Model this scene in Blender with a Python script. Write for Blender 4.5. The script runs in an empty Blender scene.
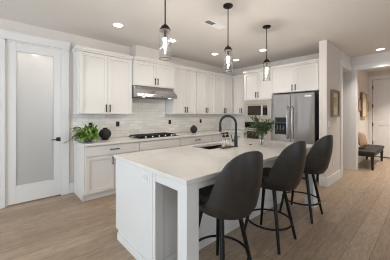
import bpy, bmesh, math, random
from mathutils import Vector, Matrix
random.seed(7)
R = math.radians
SC = bpy.context.scene
COL = SC.collection

# ---------------------------------------------------------------- camera
cd = bpy.data.cameras.new('camera'); cam = bpy.data.objects.new('camera', cd); COL.objects.link(cam)
cam.location = (0, 0, 1.37); cam.rotation_euler = (R(90), 0, R(-42.4))
cd.sensor_width = 36; cd.lens = 19.717; cd.shift_y = -0.0397; cd.clip_start = 0.02
SC.camera = cam
# ---------------------------------------------------------------- view, world, daylight
SC.view_settings.view_transform = 'Standard'; SC.view_settings.look = 'None'
SC.view_settings.gamma = 1; SC.view_settings.use_curve_mapping = False
SC.view_settings.exposure = 0.09
LEFT_W, SIDE_W, FRONT_W, PEND_W, HOOD_W, PANTRY_W, WORLD_S = 165, 12, 35, 780, 4, 38, 0.3
LAMP_W, LIVING_FILL_W, HALL_W = 1.4, 3, 15
SC.cycles.filter_width = 1.1
w = bpy.data.worlds.new('world'); SC.world = w; w.use_nodes = True
w.node_tree.nodes['Background'].inputs[0].default_value = (0.80, 0.90, 1.0, 1)
w.node_tree.nodes['Background'].inputs[1].default_value = WORLD_S
def area(name, loc, rot, sx, sy, power, col):
    l = bpy.data.lights.new(name, 'AREA'); l.shape = 'RECTANGLE'; l.size = sx; l.size_y = sy; l.energy = power; l.color = col
    o = bpy.data.objects.new(name, l); o.location = loc; o.rotation_euler = rot; COL.objects.link(o); return o
DAY = (0.72, 0.87, 1.0)
for yy, ww in ((-1.6, SIDE_W), (1.6, LEFT_W)):                        # daylight through the two windows of the left wall
    area('window_daylight', (-3.92, yy, 1.45), (0, R(-120), 0), 2.0, 2.2, ww, DAY)
for xx in (-1.6, 2.2):                        # daylight through the windows behind the camera
    area('window_daylight', (xx, -3.42, 1.45), (R(120), 0, 0), 2.4, 2.0, FRONT_W, DAY)
WARM = (1.0, 0.94, 0.86)

# ---------------------------------------------------------------- materials
def mat(name, col, rough=0.5, metal=0.0, **k):
    m = bpy.data.materials.new(name); m.use_nodes = True
    b = m.node_tree.nodes['Principled BSDF']
    b.inputs['Base Color'].default_value = (*col, 1); b.inputs['Roughness'].default_value = rough; b.inputs['Metallic'].default_value = metal
    for kk, v in k.items(): b.inputs[kk].default_value = v
    return m
def srgb(r, g, b):
    f = lambda c: (c/255/12.92) if c/255 <= .04045 else ((c/255+.055)/1.055)**2.4
    return (f(r), f(g), f(b))
def N(m, t, **k):
    n = m.node_tree.nodes.new(t)
    for a, v in k.items():
        if a in n.inputs: n.inputs[a].default_value = v
        else: setattr(n, a, v)
    return n
def L(m, a, b): m.node_tree.links.new(a, b)
def bsdf(m): return m.node_tree.nodes['Principled BSDF']
def mottled(name, c1, c2, scale, rough, metal=0.0, bump=0.0, stretch=(1,1,1), rr=None):
    m = mat(name, c1, rough, metal)
    tc = N(m, 'ShaderNodeTexCoord'); mp = N(m, 'ShaderNodeMapping'); mp.inputs['Scale'].default_value = stretch
    no = N(m, 'ShaderNodeTexNoise', Scale=scale, Detail=5.0)
    L(m, tc.outputs['Object'], mp.inputs['Vector']); L(m, mp.outputs[0], no.inputs['Vector'])
    cr = N(m, 'ShaderNodeValToRGB'); cr.color_ramp.elements[0].position = .35; cr.color_ramp.elements[1].position = .65
    cr.color_ramp.elements[0].color = (*c1, 1); cr.color_ramp.elements[1].color = (*c2, 1)
    L(m, no.outputs['Fac'], cr.inputs[0]); L(m, cr.outputs[0], bsdf(m).inputs['Base Color'])
    if rr:
        mr = N(m, 'ShaderNodeMapRange'); mr.inputs[3].default_value = rr[0]; mr.inputs[4].default_value = rr[1]
        L(m, no.outputs['Fac'], mr.inputs[0]); L(m, mr.outputs[0], bsdf(m).inputs['Roughness'])
    if bump:
        bp = N(m, 'ShaderNodeBump', Strength=bump, Distance=0.002); L(m, no.outputs['Fac'], bp.inputs['Height']); L(m, bp.outputs[0], bsdf(m).inputs['Normal'])
    return m
M = {}
M['wall'] = mottled('wall_paint', srgb(222,213,205), srgb(220,211,203), 60, .75, bump=.05)
M['ceil'] = mottled('ceiling_paint', srgb(228,222,216), srgb(226,220,214), 50, .8, bump=.05)
M['trim'] = mat('trim_paint', srgb(230,227,224), .4)
M['cab'] = mat('cabinet_paint', srgb(229,224,218), .38)
M['quartz'] = mottled('quartz', srgb(226,220,213), srgb(232,227,221), 9, .12)
M['bronze'] = mat('dark_bronze', srgb(48,42,38), .4, .8)
M['black'] = mat('black_metal', srgb(12,11,11), .42, .3)
M['matt_black'] = mat('matt_black', srgb(17,16,16), .5)
M['steel'] = mottled('brushed_steel', srgb(184,181,179), srgb(194,191,189), 14, .22, 1.0, stretch=(40,40,1), rr=(.16,.30))
M['trim_steel'] = mottled('satin_steel', srgb(206,198,187), srgb(214,206,196), 10, .36, 1.0, stretch=(1,1,30))  # warm pale tone of reflected brightness put into the steel colour
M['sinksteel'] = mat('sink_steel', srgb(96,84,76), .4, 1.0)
M['steel_dark'] = mat('dark_steel', srgb(120,115,112), .35, 1.0)
M['blackglass'] = mat('black_glass', srgb(20,18,17), .06)
M['brownglass'] = mat('oven_glass', srgb(46,36,30), .08)
M['leather'] = mottled('stool_leather', srgb(36,32,28), srgb(46,41,36), 18, .42, bump=.25)
M['seatdark'] = mottled('seat_leather', srgb(42,39,37), srgb(48,45,42), 18, .55, bump=.2)
M['walnut'] = mottled('dark_wood', srgb(26,22,20), srgb(34,29,26), 6, .5, stretch=(1,8,8))
M['woven'] = mottled('woven_seat', srgb(34,30,28), srgb(50,45,41), 120, .8, bump=.6)
M['oak'] = mottled('oak_frame', srgb(124,92,60), srgb(146,110,74), 10, .5, stretch=(8,8,1))
M['brass'] = mottled('gilt_wood', srgb(172,132,84), srgb(190,152,104), 10, .4, stretch=(8,8,1))
M['tray'] = mottled('tray_wood', srgb(92,60,40), srgb(110,74,50), 12, .5, stretch=(1,8,1))
M['paper'] = mottled('print_paper', srgb(222,214,198), srgb(196,188,168), 7, .7)
M['sage'] = mat('print_green', srgb(166,166,140), .7)
M['peach'] = mat('print_peach', srgb(222,186,150), .7)
M['pink'] = mottled('cushion_fabric', srgb(168,136,114), srgb(178,146,124), 90, .9, bump=.4)
M['pot'] = mottled('grey_ceramic', srgb(98,104,116), srgb(112,118,130), 14, .5)
M['soil'] = mottled('soil', srgb(50,38,30), srgb(70,54,42), 60, .95)
M['vase'] = mottled('charcoal_ceramic', srgb(28,25,24), srgb(36,33,31), 30, .62, bump=.3)
M['leaf'] = mottled('green_leaf', srgb(62,104,30), srgb(140,174,68), 9, .45)
M['leafdark'] = mottled('dark_leaf', srgb(44,64,32), srgb(84,104,56), 9, .55)
M['stem'] = mat('stem', srgb(74,84,48), .6)
M['white'] = mat('white_plastic', srgb(240,238,236), .4)
M['badge'] = mat('badge_metal', srgb(226,224,222), .35, .3)
M['display'] = mat('display_grey', srgb(84,90,100), .3)
M['soap'] = mat('pale_soap', srgb(226,214,192), .3)
def fridge_steel():
    m = mottled('fridge_steel', srgb(184,182,182), srgb(194,192,192), 14, .2, 1.0, stretch=(40,40,1), rr=(.14,.24))
    tg = N(m, 'ShaderNodeCombineXYZ'); tg.inputs[2].default_value = 1.0; L(m, tg.outputs[0], bsdf(m).inputs['Tangent']); bsdf(m).inputs['Anisotropic'].default_value = .9
    tc = N(m, 'ShaderNodeTexCoord'); mp = N(m, 'ShaderNodeMapping'); mp.inputs['Scale'].default_value = (1,4.0,.7)
    no = N(m, 'ShaderNodeTexNoise', Scale=1.0, Detail=0.0); bp = N(m, 'ShaderNodeBump', Strength=1.0, Distance=.03)
    L(m, tc.outputs['Object'], mp.inputs['Vector']); L(m, mp.outputs[0], no.inputs['Vector']); L(m, no.outputs['Fac'], bp.inputs['Height']); L(m, bp.outputs[0], bsdf(m).inputs['Normal'])
    return m
M['fridge_steel'] = fridge_steel()
def glassy(name, tint=(1,1,1), rough=.02, base=.06):
    m = bpy.data.materials.new(name); m.use_nodes = True; nt = m.node_tree
    nt.nodes.remove(bsdf(m)); out = nt.nodes['Material Output']
    t = N(m, 'ShaderNodeBsdfTransparent'); t.inputs[0].default_value = (*tint, 1)
    g = N(m, 'ShaderNodeBsdfGlossy', Roughness=rough); fr = N(m, 'ShaderNodeLayerWeight', Blend=.35)
    mr = N(m, 'ShaderNodeMapRange'); mr.inputs[3].default_value = base; mr.inputs[4].default_value = .75
    mx = N(m, 'ShaderNodeMixShader')
    mr.inputs[4].default_value = .55; L(m, fr.outputs['Facing'], mr.inputs[0]); L(m, mr.outputs[0], mx.inputs[0]); L(m, t.outputs[0], mx.inputs[1]); L(m, g.outputs[0], mx.inputs[2]); L(m, mx.outputs[0], out.inputs[0])
    return m
M['glass'] = glassy('clear_glass', (.99,.99,.99), base=.05)
def emit(name, col, s):
    m = bpy.data.materials.new(name); m.use_nodes = True; b = bsdf(m)
    b.inputs['Base Color'].default_value = (1,1,1,1); b.inputs['Emission Color'].default_value = (*col, 1); b.inputs['Emission Strength'].default_value = s
    return m
M['lens'] = emit('lamp_lens', (1,.93,.84), 6)
M['pantrylens'] = emit('pantry_lens', (1,.95,.88), 1.5)
M['bulb'] = emit('bulb_glow', WARM, PEND_W)
M['hoodlens'] = emit('hood_lens', (1,.92,.82), 2.5)
# frosted glass of the pantry door
def frosted():
    m = bpy.data.materials.new('frosted_glass'); m.use_nodes = True; nt = m.node_tree; nt.nodes.remove(bsdf(m)); out = nt.nodes['Material Output']
    tr = N(m, 'ShaderNodeBsdfTranslucent'); tr.inputs[0].default_value = (.80,.80,.79,1)
    rf = N(m, 'ShaderNodeBsdfRefraction', Roughness=.30, IOR=1.02); rf.inputs[0].default_value = (.86,.86,.85,1)
    df = N(m, 'ShaderNodeBsdfDiffuse'); df.inputs[0].default_value = (.66,.70,.72,1)
    gl = N(m, 'ShaderNodeBsdfGlossy', Roughness=.25)
    a = N(m, 'ShaderNodeMixShader', ); a.inputs[0].default_value = .45
    b = N(m, 'ShaderNodeMixShader'); b.inputs[0].default_value = .48
    c = N(m, 'ShaderNodeMixShader'); c.inputs[0].default_value = .05
    L(m, tr.outputs[0], a.inputs[1]); L(m, rf.outputs[0], a.inputs[2]); L(m, a.outputs[0], b.inputs[1]); L(m, df.outputs[0], b.inputs[2])
    L(m, b.outputs[0], c.inputs[1]); L(m, gl.outputs[0], c.inputs[2]); L(m, c.outputs[0], out.inputs[0])
    return m
M['frost'] = frosted()
# oak plank floor: boards run along X
def floor_mat():
    m = mat('oak_planks', (.3,.2,.15), .35); b = bsdf(m)
    tc = N(m, 'ShaderNodeTexCoord'); br = N(m, 'ShaderNodeTexBrick', offset=.37, offset_frequency=2)
    for k, v in {'Scale':1.0,'Brick Width':1.9,'Row Height':.19,'Mortar Size':.0022,'Mortar Smooth':.2,'Bias':0.0}.items(): br.inputs[k].default_value = v
    br.inputs['Color1'].default_value = (*srgb(169,147,125),1); br.inputs['Color2'].default_value = (*srgb(190,167,144),1); br.inputs['Mortar'].default_value = (*srgb(110,94,80),1)
    L(m, tc.outputs['Object'], br.inputs['Vector'])
    mp = N(m, 'ShaderNodeMapping'); mp.inputs['Scale'].default_value = (2.2, 15, 1)
    n1 = N(m, 'ShaderNodeTexNoise', Scale=2.2, Detail=7.0, Roughness=.65, Distortion=1.4)
    L(m, tc.outputs['Object'], mp.inputs['Vector'])
    # shift the grain per board
    ad = N(m, 'ShaderNodeVectorMath', operation='ADD'); L(m, mp.outputs[0], ad.inputs[0]); L(m, br.outputs['Color'], ad.inputs[1]); L(m, ad.outputs[0], n1.inputs['Vector'])
    cr = N(m, 'ShaderNodeValToRGB'); e = cr.color_ramp.elements; e[0].position=.30; e[0].color=(.42,.38,.35,1); e[1].position=.68; e[1].color=(1.08,1.06,1.04,1)
    L(m, n1.outputs['Fac'], cr.inputs[0])
    mx = N(m, 'ShaderNodeMixRGB', blend_type='MULTIPLY'); mx.inputs[0].default_value = .75
    L(m, br.outputs['Color'], mx.inputs[1]); L(m, cr.outputs[0], mx.inputs[2]); L(m, mx.outputs[0], b.inputs['Base Color'])
    mr = N(m, 'ShaderNodeMapRange'); mr.inputs[3].default_value=.28; mr.inputs[4].default_value=.46; L(m, n1.outputs['Fac'], mr.inputs[0]); L(m, mr.outputs[0], b.inputs['Roughness'])
    bp = N(m, 'ShaderNodeBump', Strength=.15, Distance=.002); L(m, n1.outputs['Fac'], bp.inputs['Height']); L(m, bp.outputs[0], b.inputs['Normal'])
    return m
M['floor'] = floor_mat()
def tile_mat(axis):
    m = mat('subway_tile', (.8,.78,.75), .14); b = bsdf(m)
    tc = N(m, 'ShaderNodeTexCoord'); sp = N(m, 'ShaderNodeSeparateXYZ'); cb = N(m, 'ShaderNodeCombineXYZ')
    L(m, tc.outputs['Object'], sp.inputs[0]); L(m, sp.outputs[axis], cb.inputs[0]); L(m, sp.outputs[2], cb.inputs[1])
    br = N(m, 'ShaderNodeTexBrick', offset=.5)
    for k, v in {'Scale':1.0,'Brick Width':.2,'Row Height':.0655,'Mortar Size':.0022,'Mortar Smooth':.3}.items(): br.inputs[k].default_value = v
    br.inputs['Color1'].default_value = (*srgb(244,240,234),1); br.inputs['Color2'].default_value = (*srgb(230,224,216),1); br.inputs['Mortar'].default_value = (*srgb(204,197,188),1)
    L(m, cb.outputs[0], br.inputs['Vector']); L(m, br.outputs['Color'], b.inputs['Base Color'])
    no = N(m, 'ShaderNodeTexNoise', Scale=11.0, Detail=2.0); L(m, tc.outputs['Object'], no.inputs['Vector'])
    ma = N(m, 'ShaderNodeMath', operation='SUBTRACT'); L(m, no.outputs['Fac'], ma.inputs[0]); L(m, br.outputs['Fac'], ma.inputs[1])
    bp = N(m, 'ShaderNodeBump', Strength=.25, Distance=.003); L(m, ma.outputs[0], bp.inputs['Height']); L(m, bp.outputs[0], b.inputs['Normal'])
    return m
M['tile'] = tile_mat(0); M['tile_side'] = tile_mat(1)

# ---------------------------------------------------------------- mesh helpers
def box(bm, a, b, mtx=None):
    x0,x1 = sorted((a[0],b[0])); y0,y1 = sorted((a[1],b[1])); z0,z1 = sorted((a[2],b[2]))
    vs = [bm.verts.new(p) for p in ((x0,y0,z0),(x1,y0,z0),(x1,y1,z0),(x0,y1,z0),(x0,y0,z1),(x1,y0,z1),(x1,y1,z1),(x0,y1,z1))]
    for f in ((3,2,1,0),(4,5,6,7),(0,1,5,4),(1,2,6,5),(2,3,7,6),(3,0,4,7)): bm.faces.new([vs[i] for i in f])
    if mtx is not None: bmesh.ops.transform(bm, matrix=mtx, verts=vs)
    return vs
def BX(*pairs):
    bm = bmesh.new()
    for a, b in pairs: box(bm, a, b)
    return bm
def ring(bm, c, u, v, r, n): return [bm.verts.new(Vector(c)+u*(r*math.cos(2*math.pi*i/n))+v*(r*math.sin(2*math.pi*i/n))) for i in range(n)]
def bridge(bm, a, b):
    n = len(a)
    for i in range(n): bm.faces.new((a[i], a[(i+1)%n], b[(i+1)%n], b[i]))
def lathe(bm, prof, n=24, c=(0,0,0), close=(True, True)):
    c = Vector(c); rs = []
    for r, z in prof: rs.append(ring(bm, c+Vector((0,0,z)), Vector((1,0,0)), Vector((0,1,0)), max(r,1e-4), n))
    for a, b in zip(rs, rs[1:]): bridge(bm, a, b)
    if close[0]: bm.faces.new(rs[0][::-1])
    if close[1]: bm.faces.new(rs[-1])
def tube(bm, pts, rad, n=10, cap=True, closed=False):
    pts = [Vector(p) for p in pts]; rs = []; k = len(pts)
    rad = rad if isinstance(rad, (list, tuple)) else [rad]*k
    u = None
    for i, p in enumerate(pts):
        if closed: d = pts[(i+1)%k]-pts[i-1]
        else: d = pts[min(i+1,k-1)]-pts[max(i-1,0)]
        d.normalize()
        if u is None: u = d.orthogonal().normalized()
        else: u = (u-d*u.dot(d)).normalized()
        rs.append(ring(bm, p, u, d.cross(u), rad[i], n))
    for a, b in zip(rs, rs[1:]): bridge(bm, a, b)
    if closed:
        a, b = rs[-1], rs[0]; s = min(range(n), key=lambda q: (a[0].co-b[q].co).length); bridge(bm, a, b[s:]+b[:s])
    elif cap: bm.faces.new(rs[0][::-1]); bm.faces.new(rs[-1])
def obj(name, bm, m, parent=None, bevel=0.0, smooth=False, off=None):
    bmesh.ops.recalc_face_normals(bm, faces=bm.faces)
    if off is not None: bmesh.ops.translate(bm, vec=-Vector(off), verts=bm.verts)
    me = bpy.data.meshes.new(name); bm.to_mesh(me); bm.free()
    me.materials.append(M[m] if isinstance(m, str) else m)
    o = bpy.data.objects.new(name, me); COL.objects.link(o)
    if parent: o.parent = parent
    if smooth:
        for p in me.polygons: p.use_smooth = True
        try: me.set_sharp_from_angle(angle=R(40))
        except Exception: pass
    if bevel:
        b = o.modifiers.new('bevel', 'BEVEL'); b.width = bevel; b.segments = 2; b.limit_method = 'ANGLE'; b.angle_limit = R(40)
    return o
def tag(o, label=None, cat=None, group=None, kind=None):
    if label: o['label'] = label
    if cat: o['category'] = cat
    if group: o['group'] = group
    if kind: o['kind'] = kind
    return o
def struct(name, bm, m, label=None, parent=None, bevel=0.0):
    o = obj(name, bm, m, parent, bevel)
    if not parent:
        o['kind'] = 'structure'; o['label'] = label; o['category'] = name.split('_')[0]
    return o
class Thing:                                   # an Empty at the base; parts are given in room coordinates
    def __init__(s, name, label, cat, loc=(0,0,0), group=None, kind=None):
        s.e = bpy.data.objects.new(name, None); COL.objects.link(s.e); s.e.location = loc; s.e.empty_display_size = .1; s.loc = Vector(loc)
        tag(s.e, label, cat, group, kind)
    def part(s, name, bm, m, parent=None, bevel=0.0, smooth=False, label=None):
        o = obj(name, bm, m, parent or s.e, bevel, smooth, s.loc)
        if label: o['label'] = label
        return o
def copy_tree(o, parent=None):
    c = o.copy(); COL.objects.link(c)
    if parent: c.parent = parent
    for ch in [x for x in list(bpy.data.objects) if x.parent == o]: copy_tree(ch, c)
    return c

# ================================================================ ROOM SHELL
YW, XF, H = 4.22, 5.40, 2.78
struct('floor', BX(((-4.2,-3.7,-.1),(9.3,5.9,0))), 'floor', 'brown oak plank floor running through kitchen and hall')
struct('ceiling', BX(((-4.2,-3.7,H),(9.3,5.9,H+.1))), 'ceil', 'flat beige white ceiling with round downlights')
struct('wall_back', BX(((-4.2,YW,0),(.07,YW+.12,H)), ((.07,YW,2.48),(.78,YW+.12,H)), ((.78,YW,0),(5.52,YW+.12,H))), 'wall', 'warm greige wall behind the range and the pantry door')
struct('wall_fridge', BX(((XF,1.43,0),(XF+.12,YW,H))), 'wall', 'greige wall behind refrigerator and ovens')
struct('wall_stub', BX(((4.55,1.30,0),(5.56,1.43,H))), 'wall', 'short greige wall beside the refrigerator with framed picture')
struct('wall_passage', BX(((5.56,1.30,2.43),(6.41,1.43,H)), ((6.41,1.30,0),(6.6,5.8,H)), ((5.52,4.34,0),(6.41,4.46,H))), 'trim', 'pale wall inside the cased side passage')
struct('wall_entry', BX(((6.6,1.35,0),(9.0,1.47,H))), 'wall', 'greige entry hall wall behind the dark bench')
struct('wall_end', BX(((9.0,-1.0,0),(9.12,.32,H)), ((9.0,1.25,0),(9.12,1.47,H)), ((9.0,.32,2.50),(9.12,1.25,H))), 'wall', 'end wall of entry hall around the front door')
struct('wall_hall', BX(((6.4,-.82,0),(9.0,-.70,H)), ((6.4,-3.6,0),(6.6,-.82,H))), 'wall', 'right side wall of the entry hall')
# windows behind and to the left of the camera
def win_wall(name, ax, c0, c1, lo, hi, holes, z0, z1, label):
    P = []; a = lo
    def b(u0,u1,q0,q1): P.append(((c0,u0,q0),(c1,u1,q1)) if ax == 'x' else ((u0,c0,q0),(u1,c1,q1)))
    for h0, h1 in holes:
        b(a,h0,0,H); b(h0,h1,0,z0); b(h0,h1,z1,H); a = h1
    b(a,hi,0,H); struct(name, BX(*P), 'wall', label)
    for i, (h0, h1) in enumerate(holes): yield h0, h1
def window(n, ax, c0, c1, h0, h1, z0, z1, label):
    P = []
    def b(u0,u1,q0,q1,e=0): P.append(((c0-e,u0,q0),(c1+e,u1,q1)) if ax == 'x' else ((u0,c0-e,q0),(u1,c1+e,q1)))
    t = .06; b(h0,h1,z0,z0+t); b(h0,h1,z1-t,z1); b(h0,h0+t,z0+t,z1-t); b(h1-t,h1,z0+t,z1-t)
    mid = (h0+h1)/2; b(mid-.025,mid+.025,z0+t,z1-t)
    e = bpy.data.objects.new('window_%d' % n, None); COL.objects.link(e); tag(e, label, 'window', None, 'structure')
    obj('window_frame', BX(*P), 'trim', e, .004)
    c = (c0+c1)/2; G = ((c-.004,h0+t,z0+t),(c+.004,h1-t,z1-t)) if ax == 'x' else ((h0+t,c-.004,z0+t),(h1-t,c+.004,z1-t))
    obj('window_pane', BX(G), 'glass', e)
n = 1
for h0, h1 in win_wall('wall_left','x',-4.12,-4.0,-3.6,YW,[(-2.7,-.5),(.5,2.7)],.45,2.45,'greige living room wall with two windows'):
    window(n,'x',-4.12,-4.05,h0,h1,.45,2.45,'white framed living room window %s the back wall' % ('far from' if n == 1 else 'close to')); n += 1
for h0, h1 in win_wall('wall_front','y',-3.62,-3.5,-4.12,6.4,[(-2.8,-.4),(1.0,3.4)],.45,2.45,'greige living room wall behind the camera'):
    window(n,'y',-3.62,-3.57,h0,h1,.45,2.45,'white framed window behind the camera, %s' % ('left' if n == 3 else 'right')); n += 1
# pantry behind the frosted door
struct('wall_pantry', BX(((-.9,5.5,0),(1.8,5.6,H)), ((-1.0,YW+.12,0),(-.9,5.6,H)), ((1.8,YW+.12,0),(1.9,5.6,H))), 'wall', 'pantry walls behind the frosted glass door')
# soffit box above the range hood cabinet
struct('wall_soffit', BX(((2.03,3.99,2.505),(2.78,YW,H))), 'wall', 'boxed duct chase above the hood cabinet')
# ceiling beam over the entry opening
struct('trim_1', BX(((6.40,-.70,2.56),(6.60,1.30,H))), 'wall', 'painted header above the wide entry opening')
struct('trim_2', BX(((6.385,-.70,2.45),(6.615,1.19,2.56)), ((6.385,1.19,2.45),(6.615,1.30,2.56))), 'trim', 'white casing under the entry header', bevel=.004)
struct('trim_3', BX(((6.39,1.19,0),(6.61,1.30,2.45))), 'trim', 'white post at left of the entry opening', bevel=.004)
struct('trim_4', BX(((5.44,1.275,0),(5.575,1.30,2.42)), ((5.42,1.27,2.42),(6.385,1.30,2.54)), ((5.56,1.30,0),(5.58,1.43,2.42)), ((6.39,1.30,0),(6.41,1.9,2.42)), ((5.56,1.30,2.42),(6.41,1.43,2.44))), 'trim', 'white casing around the side passage', bevel=.003)
struct('trim_5', BX(((-.06,4.195,0),(.055,YW,2.485)), ((.765,4.195,0),(.882,YW,2.485)), ((-.08,4.185,2.485),(.90,YW,2.60)), ((-.09,4.175,2.60),(.91,YW,2.615)),
    ((.055,YW-.008,0),(.075,YW+.12,2.485)), ((.77,YW-.008,0),(.79,YW+.12,2.485)), ((.055,YW-.008,2.465),(.79,YW+.12,2.485))), 'trim', 'flat white casing around the frosted pantry door', bevel=.003)
def base(name, a, b, label): struct(name, BX((a, b)), 'trim', label, bevel=.005)
base('baseboard_back', (-4.0,4.202,0), (-.06,YW,.18), 'tall white baseboard left of the pantry door')
base('baseboard_side', (.882,4.202,0), (.958,YW,.18), 'tall white baseboard piece between pantry door and base cabinet')
struct('baseboard_stub', BX(((4.53,1.28,0),(5.44,1.30,.18)), ((4.53,1.30,0),(4.55,1.43,.18))), 'trim', 'tall white baseboard wrapping the short wall end', bevel=.005)
base('baseboard_entry', (6.61,1.332,0), (9.0,1.35,.18), 'tall white baseboard behind the bench')
base('baseboard_left', (-4.0,-3.5,0), (-3.982,4.20,.18), 'tall white baseboard under the living room windows')
struct('wall_backsplash', BX(((.955,YW-.008,.914),(5.392,YW,1.372)), ((1.91,YW-.008,1.372),(2.89,YW,1.93))), 'tile', 'glossy off white subway tile behind the range')
struct('wall_splash', BX(((XF-.008,3.30,.914),(XF,YW-.008,1.372))), 'tile_side', 'glossy off white subway tile beside the ovens')

# ---------------------------------------------------------------- pantry door
d = Thing('door_1', 'white pantry door with a full frosted glass panel', 'door', (.42,4.27,0), kind='structure')
dx0,dx1,dz0,dz1,dy0,dy1 = .076,.769,.014,2.464,4.224,4.264
gx0,gx1,gz0,gz1 = .182,.665,.285,2.335
d.part('door_panel', BX(((dx0,dy0,dz0),(gx0,dy1,dz1)), ((gx1,dy0,dz0),(dx1,dy1,dz1)), ((gx0,dy0,dz0),(gx1,dy1,gz0)), ((gx0,dy0,gz1),(gx1,dy1,dz1))), 'trim', bevel=.003)
d.part('glass_pane', BX(((gx0,4.238,gz0),(gx1,4.252,gz1))), 'frost', label='frosted glass pane')
bm = bmesh.new(); box(bm, (.698,4.216,.922),(.757,4.224,.985)); tube(bm, [(.728,4.216,.955),(.728,4.17,.955)], .011); tube(bm, [(.735,4.17,.955),(.625,4.17,.952)], [.010,.008])
d.part('door_handle', bm, 'matt_black', label='black lever handle on a square rose')
# ---------------------------------------------------------------- front door of the entry hall
d2 = Thing('door_2', 'white front door at the end of the entry hall', 'door', (9.03,.78,0), kind='structure')
DY0,DY1 = .33,1.24
d2.part('door_panel', BX(((9.02,DY0,.02),(9.06,DY1,2.49)), ((9.008,DY0,.02),(9.02,DY0+.12,2.49)), ((9.008,DY1-.12,.02),(9.02,DY1,2.49)), ((9.008,DY0+.12,.02),(9.02,DY1-.12,.24)), ((9.008,DY0+.12,2.36),(9.02,DY1-.12,2.49)), ((9.008,DY0+.12,1.02),(9.02,DY1-.12,1.15))), 'trim', bevel=.003)
for z in (.46,1.05,1.65,2.25):
    bm = BX(((8.985,1.226,z-.055),(9.008,1.256,z+.055))); d2.part('hinge', bm, 'matt_black')
d2.part('door_sweep', BX(((8.99,DY0,0),(9.12,DY1,.02))), 'matt_black', label='black threshold strip')
bm = bmesh.new(); tube(bm, [(9.008,.40,1.0),(8.95,.40,1.0)], .012); tube(bm, [(8.95,.40,1.0),(8.95,.52,1.0)], .010); d2.part('door_handle', bm, 'matt_black')
struct('trim_6', BX(((8.978,1.25,0),(9.0,1.35,2.50)), ((8.978,.20,0),(9.0,.32,2.50)), ((8.975,.19,2.50),(9.0,1.35,2.62))), 'trim', 'white casing around the front door', bevel=.003)

# ================================================================ CABINETS
def Frange(y0): return lambda u, n, z: (u, y0-n, z)          # facing -Y (range wall)
def Fside(x0): return lambda u, n, z: (x0-n, u, z)           # facing -X (refrigerator wall)
def Faisle(y0): return lambda u, n, z: (u, y0+n, z)          # facing +Y (island working side)
def shaker_bm(F, u0, u1, z0, z1, r=.058, t=.022, rec=.017):
    bm = bmesh.new()
    for a, b in (((u0,0,z0),(u0+r,t,z1)), ((u1-r,0,z0),(u1,t,z1)), ((u0+r,0,z0),(u1-r,t,z0+r)), ((u0+r,0,z1-r),(u1-r,t,z1)), ((u0+r,0,z0+r),(u1-r,t-rec,z1-r))):
        box(bm, F(*a), F(*b))
    return bm
def pull_bm(F, u, z, length, vert, t=.02):
    bm = bmesh.new(); h = length/2
    if vert:
        box(bm, F(u-.007,t+.022,z-h), F(u+.007,t+.034,z+h))
        for s in (-1,1): box(bm, F(u-.006,t,z+s*(h-.018)-.006), F(u+.006,t+.022,z+s*(h-.018)+.006))
    else:
        box(bm, F(u-h,t+.022,z-.007), F(u+h,t+.034,z+.007))
        for s in (-1,1): box(bm, F(u+s*(h-.018)-.006,t,z-.006), F(u+s*(h-.018)+.006,t+.022,z+.006))
    return bm
def door(T, F, u0, u1, z0, z1, hu=None, hz=None, vert=True, name='door', hl=.135):
    o = T.part(name, shaker_bm(F, u0+.003, u1-.003, z0+.003, z1-.003, r=.058 if z1-z0 > .25 else .0), 'cab', bevel=.002) if z1-z0 > .25 else T.part(name, BX((F(u0+.002,0,z0+.002), F(u1-.002,.02,z1-.002))), 'cab', bevel=.002)
    if hu is not None: T.part('handle', pull_bm(F, hu, hz, hl, vert), 'bronze', o, bevel=.0015)
    return o
YU = 3.91            # carcass front of the uppers; doors to 3.89
def upper(label, x0, x1, z0, pairs, depth_front=YU, crown_l=False, crown_r=False, ztop=2.50):
    T = Thing('upper_cabinet', label, 'cabinet', ((x0+x1)/2, YW-.02, z0))
    F = Frange(depth_front)
    T.part('body', BX(((x0,depth_front,z0),(x1,YW-.008,ztop-.05))), 'cab', bevel=.002)
    for u0, u1 in pairs:
        m = (u0+u1)/2
        for a, b, h in ((u0,m,m-.032),(m,u1,m+.032)): door(T, F, a, b, z0+.006, ztop-.075, h, z0+.105)
    xl = x0-.028 if crown_l else x0; xr = x1+.028 if crown_r else x1
    T.part('crown', BX(((x0-.012 if crown_l else x0,depth_front-.034,ztop-.072),(x1+.012 if crown_r else x1,YW-.008,ztop-.045)), ((xl,depth_front-.05,ztop-.045),(xr,YW-.008,ztop))), 'cab', bevel=.004)
    return T
upper('white upper cabinet left of the range hood, above the potted plant', .95, 1.903, 1.376, [(.968,1.895)], crown_l=True)
upper('short white upper cabinet directly above the range hood', 1.906, 2.892, 1.945, [(1.915,2.883)], depth_front=3.845)
upper('white upper cabinet just right of the range hood', 2.896, 3.60, 1.376, [(2.906,3.598)])
upper('white upper cabinet above the round black vase near the corner, second right of the hood', 3.603, 4.30, 1.376, [(3.605,4.298)])
upper('white upper cabinet in the corner, last along the range wall', 4.303, 5.07, 1.376, [(4.305,5.06)])
# corner upper on the refrigerator wall
T = Thing('upper_cabinet', 'narrow white upper cabinet between the corner and the microwave tower', 'cabinet', (5.24,3.6,1.376)); F = Fside(5.09)
T.part('body', BX(((5.09,3.318,1.376),(XF-.008,3.90,2.45))), 'cab', bevel=.002)
for a, b, h in ((3.320,3.60,3.57),(3.60,3.88,3.63)): door(T, F, a, b, 1.382, 2.425, h, 1.48)
T.part('crown', BX(((5.056,3.318,2.428),(XF-.008,3.86,2.455)), ((5.04,3.318,2.455),(XF-.008,3.858,2.50))), 'cab', bevel=.004)

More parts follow.
